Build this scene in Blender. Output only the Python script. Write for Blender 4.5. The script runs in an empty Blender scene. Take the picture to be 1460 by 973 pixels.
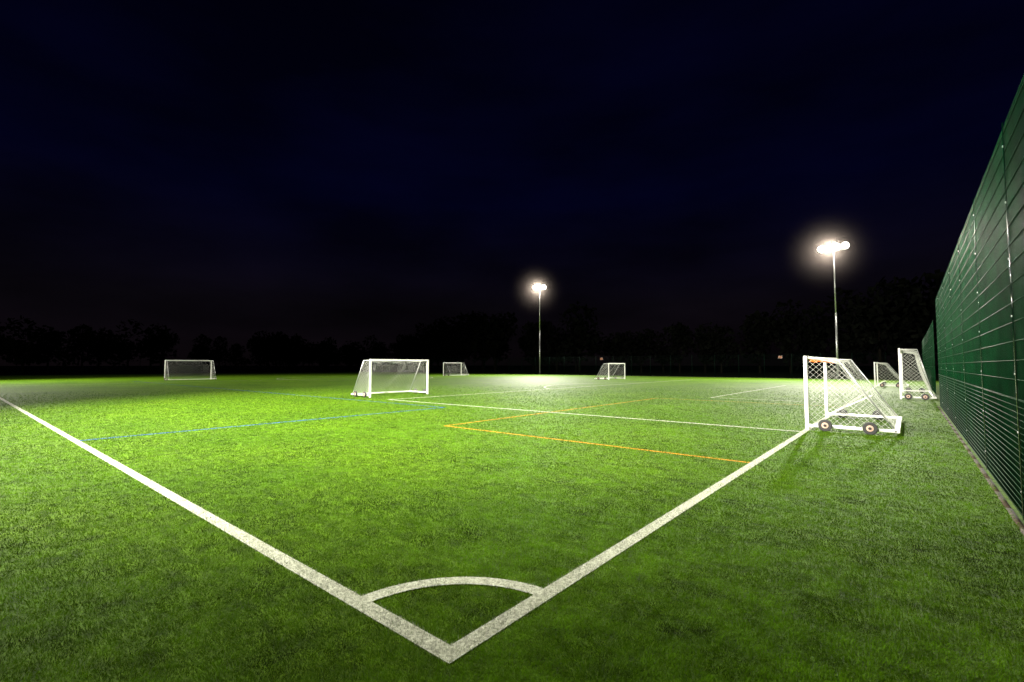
import bpy, math, random
import numpy as np
from mathutils import Vector, Matrix
random.seed(3); rng=np.random.default_rng(3)
S=bpy.context.scene
COL=S.collection

# ---------------------------------------------------------------- helpers
def mat_new(name):
    m=bpy.data.materials.new(name); m.use_nodes=True
    nt=m.node_tree; b=nt.nodes['Principled BSDF']
    return m,nt,b
def simple(name,col,rough=.5,metal=0,spec=.5,var=.15,scale=8,bump=0):
    m,nt,b=mat_new(name)
    n=nt.nodes.new('ShaderNodeTexNoise'); n.inputs['Scale'].default_value=scale; n.inputs['Detail'].default_value=6
    g=nt.nodes.new('ShaderNodeNewGeometry'); nt.links.new(g.outputs['Position'],n.inputs['Vector'])
    r=nt.nodes.new('ShaderNodeValToRGB')
    r.color_ramp.elements[0].position=.3; r.color_ramp.elements[1].position=.7
    r.color_ramp.elements[0].color=[c*(1-var) for c in col]+[1]
    r.color_ramp.elements[1].color=[min(1,c*(1+var)) for c in col]+[1]
    nt.links.new(n.outputs['Fac'],r.inputs['Fac']); nt.links.new(r.outputs['Color'],b.inputs['Base Color'])
    b.inputs['Roughness'].default_value=rough; b.inputs['Metallic'].default_value=metal
    b.inputs['Specular IOR Level'].default_value=spec
    if bump:
        bp=nt.nodes.new('ShaderNodeBump'); bp.inputs['Strength'].default_value=bump; bp.inputs['Distance'].default_value=.01
        nt.links.new(n.outputs['Fac'],bp.inputs['Height']); nt.links.new(bp.outputs['Normal'],b.inputs['Normal'])
    return m
def emis(name,col,st):
    m,nt,b=mat_new(name)
    b.inputs['Base Color'].default_value=(*col,1)
    b.inputs['Emission Color'].default_value=(*col,1); b.inputs['Emission Strength'].default_value=st
    return m
def mesh_obj(name,v,f,mat=None,parent=None,smooth=False):
    me=bpy.data.meshes.new(name); me.from_pydata([tuple(x) for x in v],[],f); me.update()
    if smooth:
        for p in me.polygons: p.use_smooth=True
    o=bpy.data.objects.new(name,me); COL.objects.link(o)
    if mat: me.materials.append(mat)
    if parent: o.parent=parent
    return o
def np_mesh(name,V,F,mat,parent=None):
    me=bpy.data.meshes.new(name); k=F.shape[1]
    me.vertices.add(len(V)); me.vertices.foreach_set('co',V.astype(np.float32).ravel())
    me.loops.add(F.size); me.loops.foreach_set('vertex_index',F.astype(np.int32).ravel())
    me.polygons.add(len(F)); me.polygons.foreach_set('loop_start',np.arange(0,F.size,k,dtype=np.int32))
    me.polygons.foreach_set('loop_total',np.full(len(F),k,dtype=np.int32))
    me.update(calc_edges=True); me.materials.append(mat)
    o=bpy.data.objects.new(name,me); COL.objects.link(o)
    if parent: o.parent=parent
    return o
def empty(name,loc=(0,0,0)):
    o=bpy.data.objects.new(name,None); COL.objects.link(o); o.empty_display_size=.3
    o.location=loc; return o
BOXF=np.array([[0,1,3,2],[4,6,7,5],[0,4,5,1],[2,3,7,6],[0,2,6,4],[1,5,7,3]])
def boxes(name,L,mat,parent=None):
    A=np.array(L,float); n=len(A)
    V=np.zeros((n,8,3))
    i=0
    for a in (0,1):
        for b in (0,1):
            for c in (0,1):
                V[:,i,0]=A[:,a];V[:,i,1]=A[:,2+b];V[:,i,2]=A[:,4+c]; i+=1
    F=(BOXF[None]+8*np.arange(n)[:,None,None]).reshape(-1,4)
    return np_mesh(name,V.reshape(-1,3),F,mat,parent)
def tubes(name,segs,r,mat,parent=None,sides=3):
    P=np.array([s[0] for s in segs],float); Q=np.array([s[1] for s in segs],float)
    d=Q-P; l=np.linalg.norm(d,axis=1,keepdims=True); d/=np.maximum(l,1e-9)
    up=np.where(np.abs(d[:,2:3])<.9,np.array([[0,0,1.]]),np.array([[1.,0,0]]))
    a=np.cross(d,up); a/=np.linalg.norm(a,axis=1,keepdims=True); b=np.cross(d,a)
    n=len(P); V=np.zeros((n,2*sides,3))
    for k in range(sides):
        t=2*math.pi*(k+.5)/sides; o=(a*math.cos(t)+b*math.sin(t))*r
        V[:,k]=P+o; V[:,k+sides]=Q+o
    F=[[k,(k+1)%sides,(k+1)%sides+sides,k+sides] for k in range(sides)]
    F=(np.array(F)[None]+2*sides*np.arange(n)[:,None,None]).reshape(-1,4)
    return np_mesh(name,V.reshape(-1,3),F,mat,parent)
def cyl(name,p,q,r0,r1,mat,parent=None,n=20,bevel=0):
    p=Vector(p);q=Vector(q);d=(q-p).normalized()
    up=Vector((0,0,1)) if abs(d.z)<.9 else Vector((1,0,0))
    a=d.cross(up).normalized(); b=d.cross(a)
    V=[];F=[]
    for (c,r) in ((p,r0),(q,r1)):
        for k in range(n):
            t=2*math.pi*k/n; V.append(c+a*(r*math.cos(t))+b*(r*math.sin(t)))
    for k in range(n): F.append((k,(k+1)%n,(k+1)%n+n,k+n))
    F.append(tuple(range(n))[::-1]); F.append(tuple(range(n,2*n)))
    o=mesh_obj(name,V,F,mat,parent)
    for pl in o.data.polygons:
        if len(pl.vertices)==4: pl.use_smooth=True
    if bevel:
        m=o.modifiers.new('b','BEVEL'); m.width=bevel; m.segments=2; m.limit_method='ANGLE'
    return o
def beam(name,p,q,w,h,mat,parent=None,bevel=.008):
    p=Vector(p);q=Vector(q);d=(q-p).normalized()
    up=Vector((0,0,1)) if abs(d.z)<.9 else Vector((1,0,0))
    a=d.cross(up).normalized(); b=a.cross(d)
    V=[c+a*(sx*w/2)+b*(sy*h/2) for c in (p,q) for sx,sy in ((-1,-1),(1,-1),(1,1),(-1,1))]
    F=[(0,1,5,4),(1,2,6,5),(2,3,7,6),(3,0,4,7),(3,2,1,0),(4,5,6,7)]
    o=mesh_obj(name,V,F,mat,parent)
    if bevel:
        m=o.modifiers.new('b','BEVEL'); m.width=bevel; m.segments=2
    return o
def vnoise(x,y,sc,seed):
    g=np.random.default_rng(seed).random((256,256))
    u=x*sc+1000.;v=y*sc+1000.; i=np.floor(u).astype(int);j=np.floor(v).astype(int)
    fu=u-i;fv=v-j; fu=fu*fu*(3-2*fu);fv=fv*fv*(3-2*fv)
    i0=i%256;j0=j%256;i1=(i+1)%256;j1=(j+1)%256
    return (g[i0,j0]*(1-fu)+g[i1,j0]*fu)*(1-fv)+(g[i0,j1]*(1-fu)+g[i1,j1]*fu)*fv

# ---------------------------------------------------------------- camera
cd=bpy.data.cameras.new('camera'); cam=bpy.data.objects.new('camera',cd); COL.objects.link(cam)
cam.location=(0,0,1.6); cam.rotation_euler=(math.radians(92.91),0,math.radians(39.88))
cd.lens=16.71; cd.sensor_width=36; cd.clip_start=.05; cd.clip_end=3000
S.camera=cam
S.view_settings.view_transform='Standard'; S.view_settings.look='None'; S.view_settings.exposure=0

# ---------------------------------------------------------------- world : night sky
w=bpy.data.worlds.new('World'); S.world=w; w.use_nodes=True
nt=w.node_tree; bg=nt.nodes['Background']
tc=nt.nodes.new('ShaderNodeTexCoord'); sep=nt.nodes.new('ShaderNodeSeparateXYZ')
nt.links.new(tc.outputs['Generated'],sep.inputs[0])
rp=nt.nodes.new('ShaderNodeValToRGB'); e=rp.color_ramp.elements
e[0].position=0; e[0].color=(.0024,.0015,.0020,1)
e[1].position=.75; e[1].color=(.0003,.0003,.0030,1)
x=e.new(.12); x.color=(.0022,.0016,.0030,1)
x=e.new(.32); x.color=(.0005,.0006,.0070,1)
nt.links.new(sep.outputs['Z'],rp.inputs['Fac'])
nz=nt.nodes.new('ShaderNodeTexNoise'); nz.inputs['Scale'].default_value=2.2; nz.inputs['Detail'].default_value=5
mp=nt.nodes.new('ShaderNodeMapping'); mp.inputs['Scale'].default_value=(1,1,3.5)
nt.links.new(tc.outputs['Generated'],mp.inputs[0]); nt.links.new(mp.outputs[0],nz.inputs['Vector'])
mr=nt.nodes.new('ShaderNodeMapRange'); mr.inputs['From Min'].default_value=.35; mr.inputs['From Max'].default_value=.75
mr.inputs['To Min'].default_value=.65; mr.inputs['To Max'].default_value=1.9
nt.links.new(nz.outputs['Fac'],mr.inputs['Value'])
sky=nt.nodes.new('ShaderNodeTexSky'); sky.sky_type='NISHITA'; sky.sun_disc=False
sky.sun_elevation=math.radians(-8); sky.sun_rotation=math.radians(120)
ml=nt.nodes.new('ShaderNodeMixRGB'); ml.blend_type='MULTIPLY'; ml.inputs['Fac'].default_value=1
nt.links.new(rp.outputs['Color'],ml.inputs['Color1']); nt.links.new(mr.outputs[0],ml.inputs['Color2'])
ad=nt.nodes.new('ShaderNodeMixRGB'); ad.blend_type='ADD'; ad.inputs['Fac'].default_value=.01
nt.links.new(ml.outputs[0],ad.inputs['Color1']); nt.links.new(sky.outputs[0],ad.inputs['Color2'])
nt.links.new(ad.outputs[0],bg.inputs['Color']); bg.inputs['Strength'].default_value=1.0

# ---------------------------------------------------------------- materials
white=simple('white_powder_coat',(.64,.64,.61),.35,var=.14,scale=6)
netm=simple('net_cord',(.62,.63,.58),.7,var=.1,spec=.2)
rubber=simple('tyre_rubber',(.02,.02,.02),.6)
hub=simple('wheel_hub',(.50,.33,.26),.5)
orange=simple('orange_strap',(.75,.16,.02),.6)
green=simple('green_powder_coat',(.0008,.021,.006),.6,spec=.05,var=.4,scale=2)
greenp=simple('green_post_coat',(.0008,.016,.005),.08,spec=.9,var=.2,scale=3)
galv=simple('galvanised_steel',(.45,.46,.46),.38,metal=.7,var=.15,scale=20)
grey=simple('lamp_housing',(.25,.25,.26),.4,metal=.4)
conc=simple('concrete_edging',(.045,.03,.018),.9,var=.5,scale=14,bump=.6)
glass=emis('lit_lamp_glass',(1,.93,.84),220)

# --- ground beyond pitch
gm=simple('rough_grass',(.010,.016,.006),.95,var=.5,scale=.6,bump=1,spec=.05)
mesh_obj('ground',[(-1500,-1500,-.06),(1500,-1500,-.06),(1500,1500,-.06),(-1500,1500,-.06)],[(0,1,2,3)],gm)

# --- turf
tm,nt,b=mat_new('artificial_turf')
g=nt.nodes.new('ShaderNodeNewGeometry')
def noise(sc,det=4,rough=.6,stretch=None):
    n=nt.nodes.new('ShaderNodeTexNoise'); n.inputs['Scale'].default_value=sc; n.inputs['Detail'].default_value=det; n.inputs['Roughness'].default_value=rough
    if stretch:
        m=nt.nodes.new('ShaderNodeMapping'); m.inputs['Scale'].default_value=stretch
        nt.links.new(g.outputs['Position'],m.inputs[0]); nt.links.new(m.outputs[0],n.inputs['Vector'])
    else: nt.links.new(g.outputs['Position'],n.inputs['Vector'])
    return n
def ramp(src,stops):
    r=nt.nodes.new('ShaderNodeValToRGB'); e=r.color_ramp.elements
    e[0].position=stops[0][0]; e[0].color=(*stops[0][1],1); e[1].position=stops[-1][0]; e[1].color=(*stops[-1][1],1)
    for p,c in stops[1:-1]:
        q=e.new(p); q.color=(*c,1)
    nt.links.new(src,r.inputs['Fac']); return r
def mul(a,b_,fac=1,mode='MULTIPLY'):
    m=nt.nodes.new('ShaderNodeMixRGB'); m.blend_type=mode; m.inputs['Fac'].default_value=fac
    nt.links.new(a,m.inputs['Color1']); nt.links.new(b_,m.inputs['Color2']); return m
fine=noise(55,8,.8); mid=noise(4.5,6,.65,(1,1.6,1)); big=noise(.35,4,.5)
c1=ramp(fine.outputs['Fac'],[(.30,(.016,.043,.001)),(.5,(.072,.148,.002)),(.68,(.128,.225,.006))])
c2=ramp(mid.outputs['Fac'],[(.34,(.38,.40,.36)),(.60,(1.12,1.12,1.1))])
c3=ramp(big.outputs['Fac'],[(.3,(.65,.75,.65)),(.7,(1.12,1.08,1.1))])
m1=mul(c1.outputs[0],c2.outputs[0]); m2=mul(m1.outputs[0],c3.outputs[0])
nt.links.new(m2.outputs[0],b.inputs['Base Color'])
b.inputs['Roughness'].default_value=.7; b.inputs['Specular IOR Level'].default_value=.08
bp=nt.nodes.new('ShaderNodeBump'); bp.inputs['Strength'].default_value=.9; bp.inputs['Distance'].default_value=.03
nt.links.new(fine.outputs['Fac'],bp.inputs['Height'])
bp2=nt.nodes.new('ShaderNodeBump'); bp2.inputs['Strength'].default_value=.6; bp2.inputs['Distance'].default_value=.06
nt.links.new(mid.outputs['Fac'],bp2.inputs['Height']); nt.links.new(bp.outputs[0],bp2.inputs['Normal'])
nt.links.new(bp2.outputs[0],b.inputs['Normal'])
X0,X1,Y0,Y1=-107,.80,-7,66
mesh_obj('football_pitch',[(X0,Y0,0),(2.2,Y0,0),(2.2,Y1,0),(X0,Y1,0)],[(0,1,2,3)],tm)

# --- markings
GX=-2.0; TY=1.86; W=.12
PB0=13.3; PBX=-18.5; CY=PB0+20.16
FARY=2*CY-TY
rect_w=[(GX-W/2,GX+W/2,TY-W/2,FARY+W/2),
        (-104,GX-W/2,TY-W/2,TY+W/2),
        (-104,GX-W/2,FARY-W/2,FARY+W/2),
        (PBX,GX-W/2,PB0-W/2,PB0+W/2),(PBX,GX-W/2,2*CY-PB0-W/2,2*CY-PB0+W/2),
        (PBX-W,PBX,PB0-W/2,2*CY-PB0+W/2),
        (-7.5,GX-W/2,24.3-W/2,24.3+W/2),(-7.5,GX-W/2,2*CY-24.3-W/2,2*CY-24.3+W/2),(-7.5-W,-7.5,24.3-W/2,2*CY-24.3+W/2),
        (-53-W/2,-53+W/2,TY+W/2,FARY-W/2)]
Wy=.08
rect_y=[(-9.4,GX-W/2,8.55-Wy/2,8.55+Wy/2),(-9.4-Wy,-9.4,8.55-Wy/2,22.3),(-9.4,GX-W/2,22.3-Wy,22.3)]
Wb=.09
rect_b=[(-13.6,-13.6+Wb,TY+W/2,12.2),(-60,-13.6+Wb,12.2,12.2+Wb)]
arcs=[((GX,TY),.90,W,math.pi/2,math.pi),((-13,CY),9.15,W,math.pi-.925,math.pi+.925),((-53,CY),9.15,W,0,2*math.pi)]
def line_mat(name,col,var):
    m,nt2,b2=mat_new(name)
    g2=nt2.nodes.new('ShaderNodeNewGeometry'); n=nt2.nodes.new('ShaderNodeTexNoise'); n.inputs['Scale'].default_value=45; n.inputs['Detail'].default_value=6
    nt2.links.new(g2.outputs['Position'],n.inputs['Vector'])
    r=nt2.nodes.new('ShaderNodeValToRGB'); r.color_ramp.elements[0].position=.32; r.color_ramp.elements[1].position=.58
    r.color_ramp.elements[0].color=[c*var for c in col]+[1]; r.color_ramp.elements[1].color=[*col,1]
    nt2.links.new(n.outputs['Fac'],r.inputs['Fac']); nt2.links.new(r.outputs[0],b2.inputs['Base Color'])
    b2.inputs['Roughness'].default_value=.8; b2.inputs['Specular IOR Level'].default_value=.1
    bb=nt2.nodes.new('ShaderNodeBump'); bb.inputs['Strength'].default_value=.8; bb.inputs['Distance'].default_value=.02
    nt2.links.new(n.outputs['Fac'],bb.inputs['Height']); nt2.links.new(bb.outputs[0],b2.inputs['Normal'])
    return m
lw=line_mat('white_turf_line',(.40,.42,.33),.5); ly=line_mat('yellow_turf_line',(.38,.19,.01),.6); lb=line_mat('blue_turf_line',(.01,.07,.26),.5)
def sheet(name,rects,arcl,mat,z):
    V=[];F=[]
    for a,b_,c,d in rects:
        i=len(V); V+=[(a,c,z),(b_,c,z),(b_,d,z),(a,d,z)]; F.append((i,i+1,i+2,i+3))
    k=0
    for (c,r,wd,t0,t1) in arcl:
        n=max(12,int(r*abs(t1-t0)*6)); i=len(V)
        k+=1
        for j in range(n+1):
            t=t0+(t1-t0)*j/n
            for rr in (r-wd/2,r+wd/2): V.append((c[0]+rr*math.cos(t),c[1]+rr*math.sin(t),z+.0015*k))
        for j in range(n): F.append((i+2*j,i+2*j+1,i+2*j+3,i+2*j+2))
    return mesh_obj(name,V,F,mat)
sheet('white_pitch_markings',rect_w,arcs,lw,.006)
sheet('yellow_pitch_markings',rect_y,[],ly,.004)
sheet('blue_pitch_markings',rect_b,[],lb,.0022)

# --- grass blades (turf fibres) one object
def in_rects(x,y,rs):
    m=np.zeros(len(x),bool)
    for a,b_,c,d in rs: m|=(x>=a)&(x<=b_)&(y>=c)&(y<=d)
    return m
def blades(n,r0,r1):
    th=math.radians(90+39.88)+rng.uniform(-1.08,1.08,n)
    r=np.exp(rng.uniform(math.log(r0),math.log(r1),n))
    x=r*np.cos(th)+.2; y=r*np.sin(th)
    k=(x<.80)&(y>-6.5)&(rng.random(n)<np.clip((r1-r)/(r1*.7),0,1)); x=x[k];y=y[k];r=r[k]; n=len(x)
    cl=vnoise(x,y,6,1); c2_=vnoise(x+.6*y,y*1.5-.3*x,1.7,2); c3_=vnoise(x,y,19,5); c4_=vnoise(x,y*1.2,.45,9); c5_=vnoise(x+.4*y,y,3.1,12)
    d=2*math.pi*vnoise(x,y,2.6,3)*2+rng.normal(0,1.3,n)
    L=(.016+.0007*r)*rng.uniform(.5,1.25,n)*(.6+.7*c3_)
    lean=np.clip(rng.normal(.85,.35,n),.1,1.5)
    wj=(.0011+.00065*r)*rng.uniform(.6,1.3,n)
    s=rng.uniform(0,math.pi*2,n)
    px=np.cos(s)*wj/2;py=np.sin(s)*wj/2
    h=L*np.cos(lean);o=L*np.sin(lean)
    V=np.zeros((n,3,3))
    V[:,0]=np.stack([x-px,y-py,np.full(n,.0)],1);V[:,1]=np.stack([x+px,y+py,np.full(n,.0)],1)
    V[:,2]=np.stack([x+np.cos(d)*o,y+np.sin(d)*o,h+.006],1)
    jx=x+rng.normal(0,.008,n);jy=y+rng.normal(0,.008,n)
    wm=in_rects(jx,jy,rect_w)
    for (c,rr,ww,t0,t1) in arcs[:2]:
        dd=np.hypot(jx-c[0],jy-c[1]); an=np.arctan2(jy-c[1],jx-c[0])%(2*math.pi)
        wm|=(np.abs(dd-rr)<ww/2)&(an>t0)&(an<t1)
    ym=in_rects(jx,jy,rect_y);bm=in_rects(jx,jy,rect_b)
    u=rng.random(n); q=(.02+.60*cl+.36*c2_+.42*c5_+.50*(c3_-.5))*(.72+.5*c4_)
    base=np.stack([.050+.058*u,.126+.110*u,.001+.003*u],1)*np.clip(q,.10,1.6)[:,None]
    pale=rng.random(n)<.012
    base[pale]=np.array([.20,.28,.07])*rng.uniform(.5,1,pale.sum())[:,None]
    wj2=(rng.uniform(.55,1,n)*(.6+.6*cl))[:,None]
    keep=rng.random(n)
    base=np.where((wm&(keep<.88))[:,None],np.array([[.50,.52,.41]])*wj2,base)
    base=np.where((ym&(keep<.70)&~wm)[:,None],np.array([[.48,.24,.01]])*wj2,base)
    base=np.where((bm&(keep<.65)&~wm)[:,None],np.array([[.01,.09,.30]])*wj2,base)
    C=np.ones((n,3,4)); C[:,:,:3]=base[:,None,:]
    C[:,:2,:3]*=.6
    V=V.reshape(-1,3);C=C.reshape(-1,4)
    m,nt3,b3=mat_new('turf_fibre')
    at=nt3.nodes.new('ShaderNodeAttribute'); at.attribute_name='col'
    nt3.links.new(at.outputs['Color'],b3.inputs['Base Color']); b3.inputs['Roughness'].default_value=.55; b3.inputs['Specular IOR Level'].default_value=.06
    tr=nt3.nodes.new('ShaderNodeBsdfTranslucent'); nt3.links.new(at.outputs['Color'],tr.inputs['Color'])
    mx=nt3.nodes.new('ShaderNodeMixShader'); mx.inputs[0].default_value=.35
    nt3.links.new(b3.outputs[0],mx.inputs[1]); nt3.links.new(tr.outputs[0],mx.inputs[2])
    nt3.links.new(mx.outputs[0],nt3.nodes['Material Output'].inputs['Surface'])
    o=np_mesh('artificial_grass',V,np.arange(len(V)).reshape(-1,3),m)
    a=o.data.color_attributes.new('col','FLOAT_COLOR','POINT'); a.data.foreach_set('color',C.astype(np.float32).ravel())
    return o
blades(2000000,1.1,40)

# ---------------------------------------------------------------- goals
def wheel(par,x,y,s,r=.145):
    a=empty('wheel',(0,0,0)); a.parent=par
    cyl('tyre',(x,y-.03*s,r),(x,y+.03*s,r),r,r,rubber,a,24,.012)
    cyl('hub',(x,y+.028*s,r),(x,y+.04*s,r),r*.5,r*.45,hub,a,16)
    cyl('axle_cap',(x,y+.038*s,r),(x,y+.055*s,r),r*.25,r*.2,rubber,a,10)
def goal(name,x,y0,y1,h,db,dt,sx,cell,nr,wheels=True,strap=False,bar=.08,brace=False):
    E=empty(name,(x,y0,0)); wy=y1-y0
    beam('near_post',(0,0,0),(0,0,h),bar,bar,white,E); beam('far_post',(0,wy,0),(0,wy,h),bar,bar,white,E)
    beam('crossbar',(0,bar/2,h-bar/2),(0,wy-bar/2,h-bar/2),bar,bar,white,E)
    zr=.05+(.06 if wheels else 0)
    for nm,y in (('near',.0),('far',wy)):
        beam(nm+'_ground_rail',(sx*bar/2,y,zr),(sx*db,y,zr),.08,.06,white,E)
        cyl(nm+'_top_stay',(sx*bar/2,y,h-.05),(sx*dt,y,h-.07),.016,.016,white,E,10)
        cyl(nm+'_back_stay',(sx*dt,y,h-.07),(sx*(db-.03),y,zr),.014,.014,galv,E,10)
    beam('back_ground_bar',(sx*db,-.04,zr),(sx*db,wy+.04,zr),.1,.07,white,E)
    if brace: beam('diagonal_brace',(sx*.1,wy*.93,zr+.03),(sx*db*.66,wy*.96,h*.40),.045,.035,white,E)
    if wheels:
        for fx in (.22,.72):
            wheel(E,sx*db*fx,-.09,-1); wheel(E,sx*db*fx,wy+.09,1)
    segs=[]
    l1=dt-.03;l2=math.hypot(db-.02-dt,h-.12-zr); LT=l1+l2
    def P(s,t):
        tt=t*LT
        if tt<l1: a=tt/l1; px=.03+a*l1; pz=h-.06-.03*a
        else: a=(tt-l1)/l2; px=dt+a*(db-.02-dt); pz=h-.09+a*(zr+.03-h+.09)
        sg=math.sin(math.pi*s/wy)**.5 if 0<s<wy else 0
        sag=.13*math.sin(math.pi*min(1,max(0,t)))*sg*(1+.5*math.sin(s*3.1+t*4)+.25*math.sin(s*7.7+t*9))
        return (sx*(px-sag*.55),s,pz-sag)
    ns=int(wy/cell);ntt=int(LT/cell)
    for i in range(ns+1):
        for j in range(ntt):
            if (i+j)%2==0:
                p=P(i*wy/ns,j/ntt)
                for di in (-1,1):
                    if 0<=i+di<=ns: segs.append((p,P((i+di)*wy/ns,(j+1)/ntt)))
    for side in (0.,wy):
        def inside(a,z):
            if z<.06 or a<.02 or z>h-.06: return False
            if a<=dt: return True
            return z<= (h-.09)+(a-dt)/(db-dt)*(zr-h+.09)
        na=int(db/cell)+1;nz_=int(h/cell)+1
        for i in range(na+1):
            for j in range(nz_+1):
                if (i+j)%2: continue
                a=i*cell+.03;z=j*cell+.06
                for dj in (-1,1):
                    a2=a+cell;z2=z+dj*cell
                    if inside(a,z) and inside(a2,z2):
                        bl=lambda a_,z_: .05*math.sin(a_*2.5)*math.sin(z_*2.2)
                        sgn=1 if side==0 else -1
                        segs.append(((sx*a,side+sgn*bl(a,z),z),(sx*a2,side+sgn*bl(a2,z2),z2)))
    tubes('net',segs,nr,netm,E)
    if strap:
        for yy,zz in ((.02,h-.11),(wy*.35,h-.10),(wy*.62,h-.10),(wy-.05,h-.12)):
            beam('strap',(sx*.1,yy,zz),(sx*.24,yy+.06,zz-.03),.05,.06,orange,E,.004)
    return E
goal('football_goal',-2.0,13.84,17.45,1.83,1.74,.66,1,.065,.0020,strap=True,brace=True)
goal('football_goal',-.36,29.0,36.3,2.40,1.2,.65,1,.09,.003)
goal('football_goal',-2.0,44.2,47.9,1.83,1.84,.66,1,.12,.003)
goal('football_goal',-20.5,13.6,17.25,1.9,1.6,.6,-1,.09,.0024)
goal('football_goal',-60,15.0,19.3,2.15,1.6,.6,1,.15,.003)
goal('football_goal',-54,48.5,52.2,2.0,1.7,.6,1,.15,.003)
goal('football_goal',-25.2,46.6,50.4,1.83,1.7,.6,-1,.13,.003)

# ---------------------------------------------------------------- fences
def fence_y(name,x,ya,yb,H,post0,sp,vs=.05):
    E=empty(name,(x,ya,0)); L=yb-ya
    posts=[]
    y=post0-ya
    while y>0: y-=sp
    y+=sp
    while y<=L+.01:
        posts.append((-.002,.06,y-.03,y+.03,-.05,H+.04)); y+=sp
    boxes('posts',posts,greenp,E)
    ox=-.052
    boxes('vertical_wires',[(ox+.0375,ox+.0425,yy-.002,yy+.002,.05,H) for yy in np.arange(.02,L,vs)],green,E)
    hz=list(np.arange(.05,1.25,.066))+list(np.arange(1.25,H+.01,.2))
    boxes('horizontal_wires',[(ox+.0315,ox+.0370,0,L,z-.0035,z+.0035) for z in hz]+[(ox+.0430,ox+.0485,0,L,z-.0035,z+.0035) for z in hz],green,E)
    cl=[(-.027,-.0225,p[2]+.008,p[3]-.008,.03,H+.02) for p in posts]
    boxes('clamp_strips',cl,greenp,E)
    bo=[]
    for p in posts:
        for z in np.arange(.3,H,.6): bo.append((-.034,-.0272,(p[2]+p[3])/2-.009,(p[2]+p[3])/2+.009,z,z+.018))
    boxes('clamp_bolts',bo,galv,E)
    return E
fence_y('mesh_fence',.86,-4,24.6,4.14,7.1,3.0)
fence_y('mesh_fence',1.05,34,64,4.0,34,3.0,.07)
def fence_x(name,y,xa,xb,H,sp,mat):
    E=empty(name,(xa,y,0)); L=xb-xa
    boxes('posts',[(a-.03,a+.03,-.03,.03,-.05,H) for a in np.arange(0,L,sp)],mat,E)
    boxes('vertical_wires',[(a-.003,a+.003,.035,.041,0,H) for a in np.arange(0,L,.1)],mat,E)
    boxes('horizontal_wires',[(0,L,.041,.047,z-.004,z+.004) for z in np.arange(.1,H,.2)],mat,E)
    return E
dgreen=simple('dark_green_paint',(.001,.005,.003),.7,spec=.02)
fence_x('mesh_fence',66.2,-107,3,3.0,3,dgreen)
E=empty('mesh_fence',(-107.2,-7,0)); boxes('posts',[(-.03,.03,a-.03,a+.03,0,3) for a in np.arange(0,73,3)],dgreen,E)
boxes('wires',[(.035,.041,a-.003,a+.003,0,3) for a in np.arange(0,73,.1)]+[(.041,.047,0,73,z-.004,z+.004) for z in np.arange(.1,3,.2)],dgreen,E)
boxes('concrete_edging',[(.77,.82,y,y+.895,-.05,.008) for y in np.arange(-4,24.5,.9)],conc)

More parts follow.
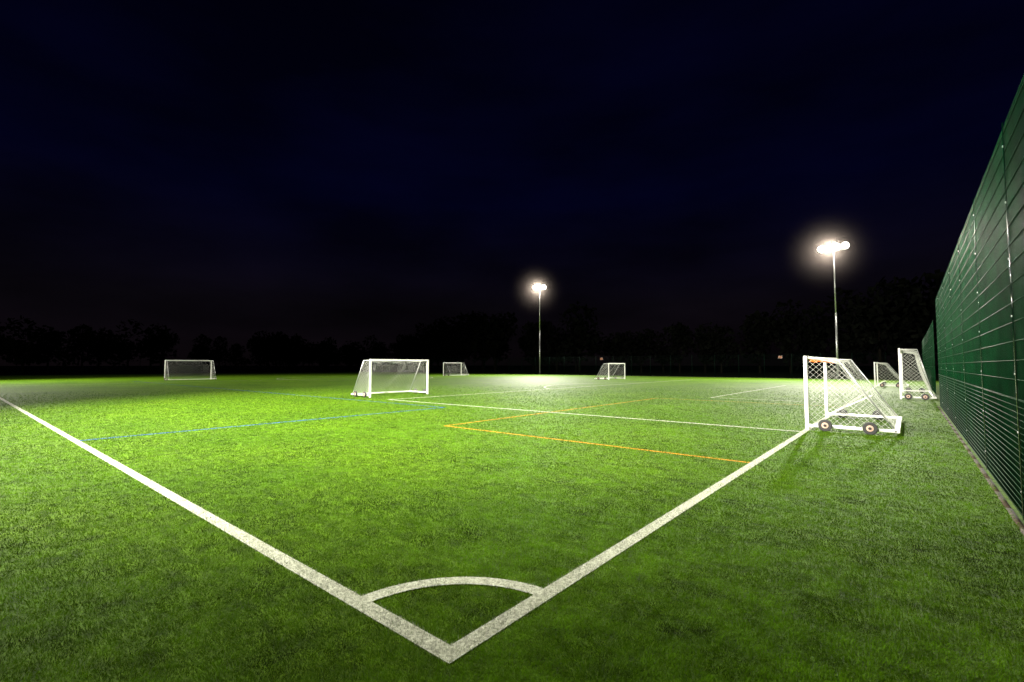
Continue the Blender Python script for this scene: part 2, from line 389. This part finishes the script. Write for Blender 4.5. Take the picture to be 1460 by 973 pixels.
# ---------------------------------------------------------------- floodlights
def flood(x,y,H,aim,power,n=4,size=60,blend=.8,radius=.5,lamp_glow=False):
    E=empty('floodlight_mast',(x,y,0))
    cyl('base_plate',(0,0,-.05),(0,0,.06),.3,.3,conc,E)
    cyl('lower_pole',(0,0,.06),(0,0,H*.5),.13,.10,galv,E); cyl('upper_pole',(0,0,H*.5),(0,0,H),.085,.06,galv,E)
    cyl('collar',(0,0,H*.5-.1),(0,0,H*.5+.1),.12,.12,galv,E)
    d=Vector((aim[0]-x,aim[1]-y,0-H)); dh=Vector((d.x,d.y,0)).normalized(); s=Vector((-dh.y,dh.x,0))
    c=Vector((0,0,H))
    beam('cross_arm',c-s*1.35,c+s*1.35,.1,.1,galv,E)
    dn=(dh+Vector((0,0,-.35))).normalized(); upv=s.cross(dn).normalized()
    if upv.z<0: upv=-upv
    for k in range(n):
        o=(k-(n-1)/2)*.80; p=c+s*o+Vector((0,0,.4))+dh*.1
        def q(a,b_,cc): return p+s*a+upv*b_+dn*cc
        V=[q(a*.24,b_*.2,-.22) for a,b_ in ((-1,-1),(1,-1),(1,1),(-1,1))]+[q(a*.37,b_*.36,.08) for a,b_ in ((-1,-1),(1,-1),(1,1),(-1,1))]
        mesh_obj('lamp_housing',V,[(3,2,1,0),(0,1,5,4),(1,2,6,5),(2,3,7,6),(3,0,4,7),(4,5,6,7)],grey,E)
        V=[p+s*(.35*math.cos(t))+upv*(.34*math.sin(t))+dn*.088 for t in np.linspace(0,2*math.pi,21)[:-1]]
        mesh_obj('lamp_glass',V,[tuple(range(20))],glass,E)
        beam('bracket',c+s*o,p-dn*.1-upv*.16,.05,.05,galv,E,0)
    L=bpy.data.lights.new('flood_beam','SPOT'); L.energy=power; L.spot_size=math.radians(size); L.spot_blend=blend; L.shadow_soft_size=radius
    L.color=(1,.96,.82)
    lo=bpy.data.objects.new('flood_beam',L); COL.objects.link(lo); lo.parent=E
    lo.location=c+dh*.65+Vector((0,0,.4))
    lo.rotation_euler=(Vector(aim)-Vector((x,y,H))).to_track_quat('-Z','Y').to_euler()
    if lamp_glow:  # added scattering ball, stands in for the bloom around the lamp heads
        R=6.5
        bpy.ops.mesh.primitive_uv_sphere_add(segments=32,ring_count=16,radius=R,location=(0,0,H+.4))
        o=bpy.context.object; o.name='lamp_glow_volume'; o.parent=E
        m=bpy.data.materials.new('lamp_glow_scatter'); m.use_nodes=True; n2=m.node_tree; n2.nodes.remove(n2.nodes['Principled BSDF'])
        vs=n2.nodes.new('ShaderNodeVolumeScatter'); vs.inputs['Color'].default_value=(1,.84,.76,1)
        t2=n2.nodes.new('ShaderNodeTexCoord'); ln=n2.nodes.new('ShaderNodeVectorMath'); ln.operation='LENGTH'
        n2.links.new(t2.outputs['Object'],ln.inputs[0])
        m_=n2.nodes.new('ShaderNodeMapRange'); m_.inputs['From Min'].default_value=0; m_.inputs['From Max'].default_value=R
        m_.inputs['To Min'].default_value=1; m_.inputs['To Max'].default_value=0
        n2.links.new(ln.outputs['Value'],m_.inputs['Value'])
        pw=n2.nodes.new('ShaderNodeMath'); pw.operation='POWER'; pw.inputs[1].default_value=2.6; n2.links.new(m_.outputs[0],pw.inputs[0])
        mm=n2.nodes.new('ShaderNodeMath'); mm.operation='MULTIPLY'; mm.inputs[1].default_value=.006; n2.links.new(pw.outputs[0],mm.inputs[0])
        n2.links.new(mm.outputs[0],vs.inputs['Density'])
        n2.links.new(vs.outputs[0],n2.nodes['Material Output'].inputs['Volume']); o.data.materials.append(m)
    return E
flood(-6.4,66.5,15,(-13,30,0),125000,4,150,1,lamp_glow=True)
flood(-50,67.5,15,(-34,30,0),125000,3,150,1,lamp_glow=True)
flood(-25,-4.8,15,(-12,17,0),122000,4,104,1)
flood(-6.4,-5.5,15,(-13.5,14,0),112000,4,88,1)
flood(-72,-4.8,15,(-50,22,0),90000,4,130,1)

# ---------------------------------------------------------------- trees (distant mass)
def treeline():
    TV=[]; trunks=[]
    def place(x,y,h):
        r=h*.36
        cl=[]
        for k in range(9):
            a=random.uniform(0,6.28);rr=r*random.uniform(0,.85);z=h*random.uniform(.28,.86)
            cl.append((x+rr*math.cos(a),y+rr*math.sin(a),z,h*random.uniform(.14,.24)))
        pts=[]
        for (cx,cy,cz,cr) in cl:
            n=110
            v=rng.normal(0,1,(n,3)); v/=np.linalg.norm(v,axis=1,keepdims=True); v*=cr*rng.uniform(.4,1.1,(n,1))**.6
            pts.append(v+np.array([cx,cy,cz]))
        p=np.concatenate(pts); n=len(p); s=h*.035*rng.uniform(.5,1.4,(n,1))
        a=rng.normal(0,1,(n,3)); a/=np.linalg.norm(a,axis=1,keepdims=True); b=rng.normal(0,1,(n,3)); b/=np.linalg.norm(b,axis=1,keepdims=True)
        TV.append(np.stack([p-a*s,p+b*s,p+a*s,p-b*s*.8],1).reshape(-1,3))
        trunks.append(((x,y,-.1),(x,y,h*.5),h*.022))
        for k in range(4):
            c=cl[k]; trunks.append(((x,y,h*.3),(c[0],c[1],c[2]),h*.008))
    x=-240
    while x<60:
        hh=12+4*math.sin(x*.045)+random.uniform(-2.5,3)
        if x>-70: hh+=3
        place(x,random.uniform(98,112),hh); x+=random.uniform(3.5,6)
    y=-30
    while y<100:
        place(random.uniform(-175,-155),y,random.uniform(9,15)); y+=random.uniform(4,7)
    Vv=np.concatenate(TV)
    lm=simple('dark_foliage',(.005,.006,.004),.9,var=.5,scale=.5,spec=.05)
    bk=simple('bark',(.01,.008,.006),.9,spec=.05)
    E=empty('tree_line'); np_mesh('foliage',Vv,np.arange(len(Vv)).reshape(-1,4),lm,E)
    V=[];F=[]
    for p,q,r in trunks:
        i=len(V)
        for c,rr in ((p,r),(q,r*.5)):
            for k in range(6): V.append((c[0]+rr*math.cos(k*1.047),c[1]+rr*math.sin(k*1.047),c[2]))
        for k in range(6): F.append((i+k,i+(k+1)%6,i+(k+1)%6+6,i+k+6))
    mesh_obj('trunks',V,F,bk,E)
treeline()

# small signs on far fence, faint emission added so they look lit
sg=emis('orange_sign_face_glow',(.3,.08,.03),.05)
for (x,z) in ((-37,2.6),(-12.2,2.6)):
    E=empty('notice_sign',(x,66.1,z)); beam('board',(-.2,0,0),(.2,0,0),.02,.28,sg,E,0); beam('rear_frame',(-.22,.03,0),(.22,.03,0),.03,.32,grey,E,0)
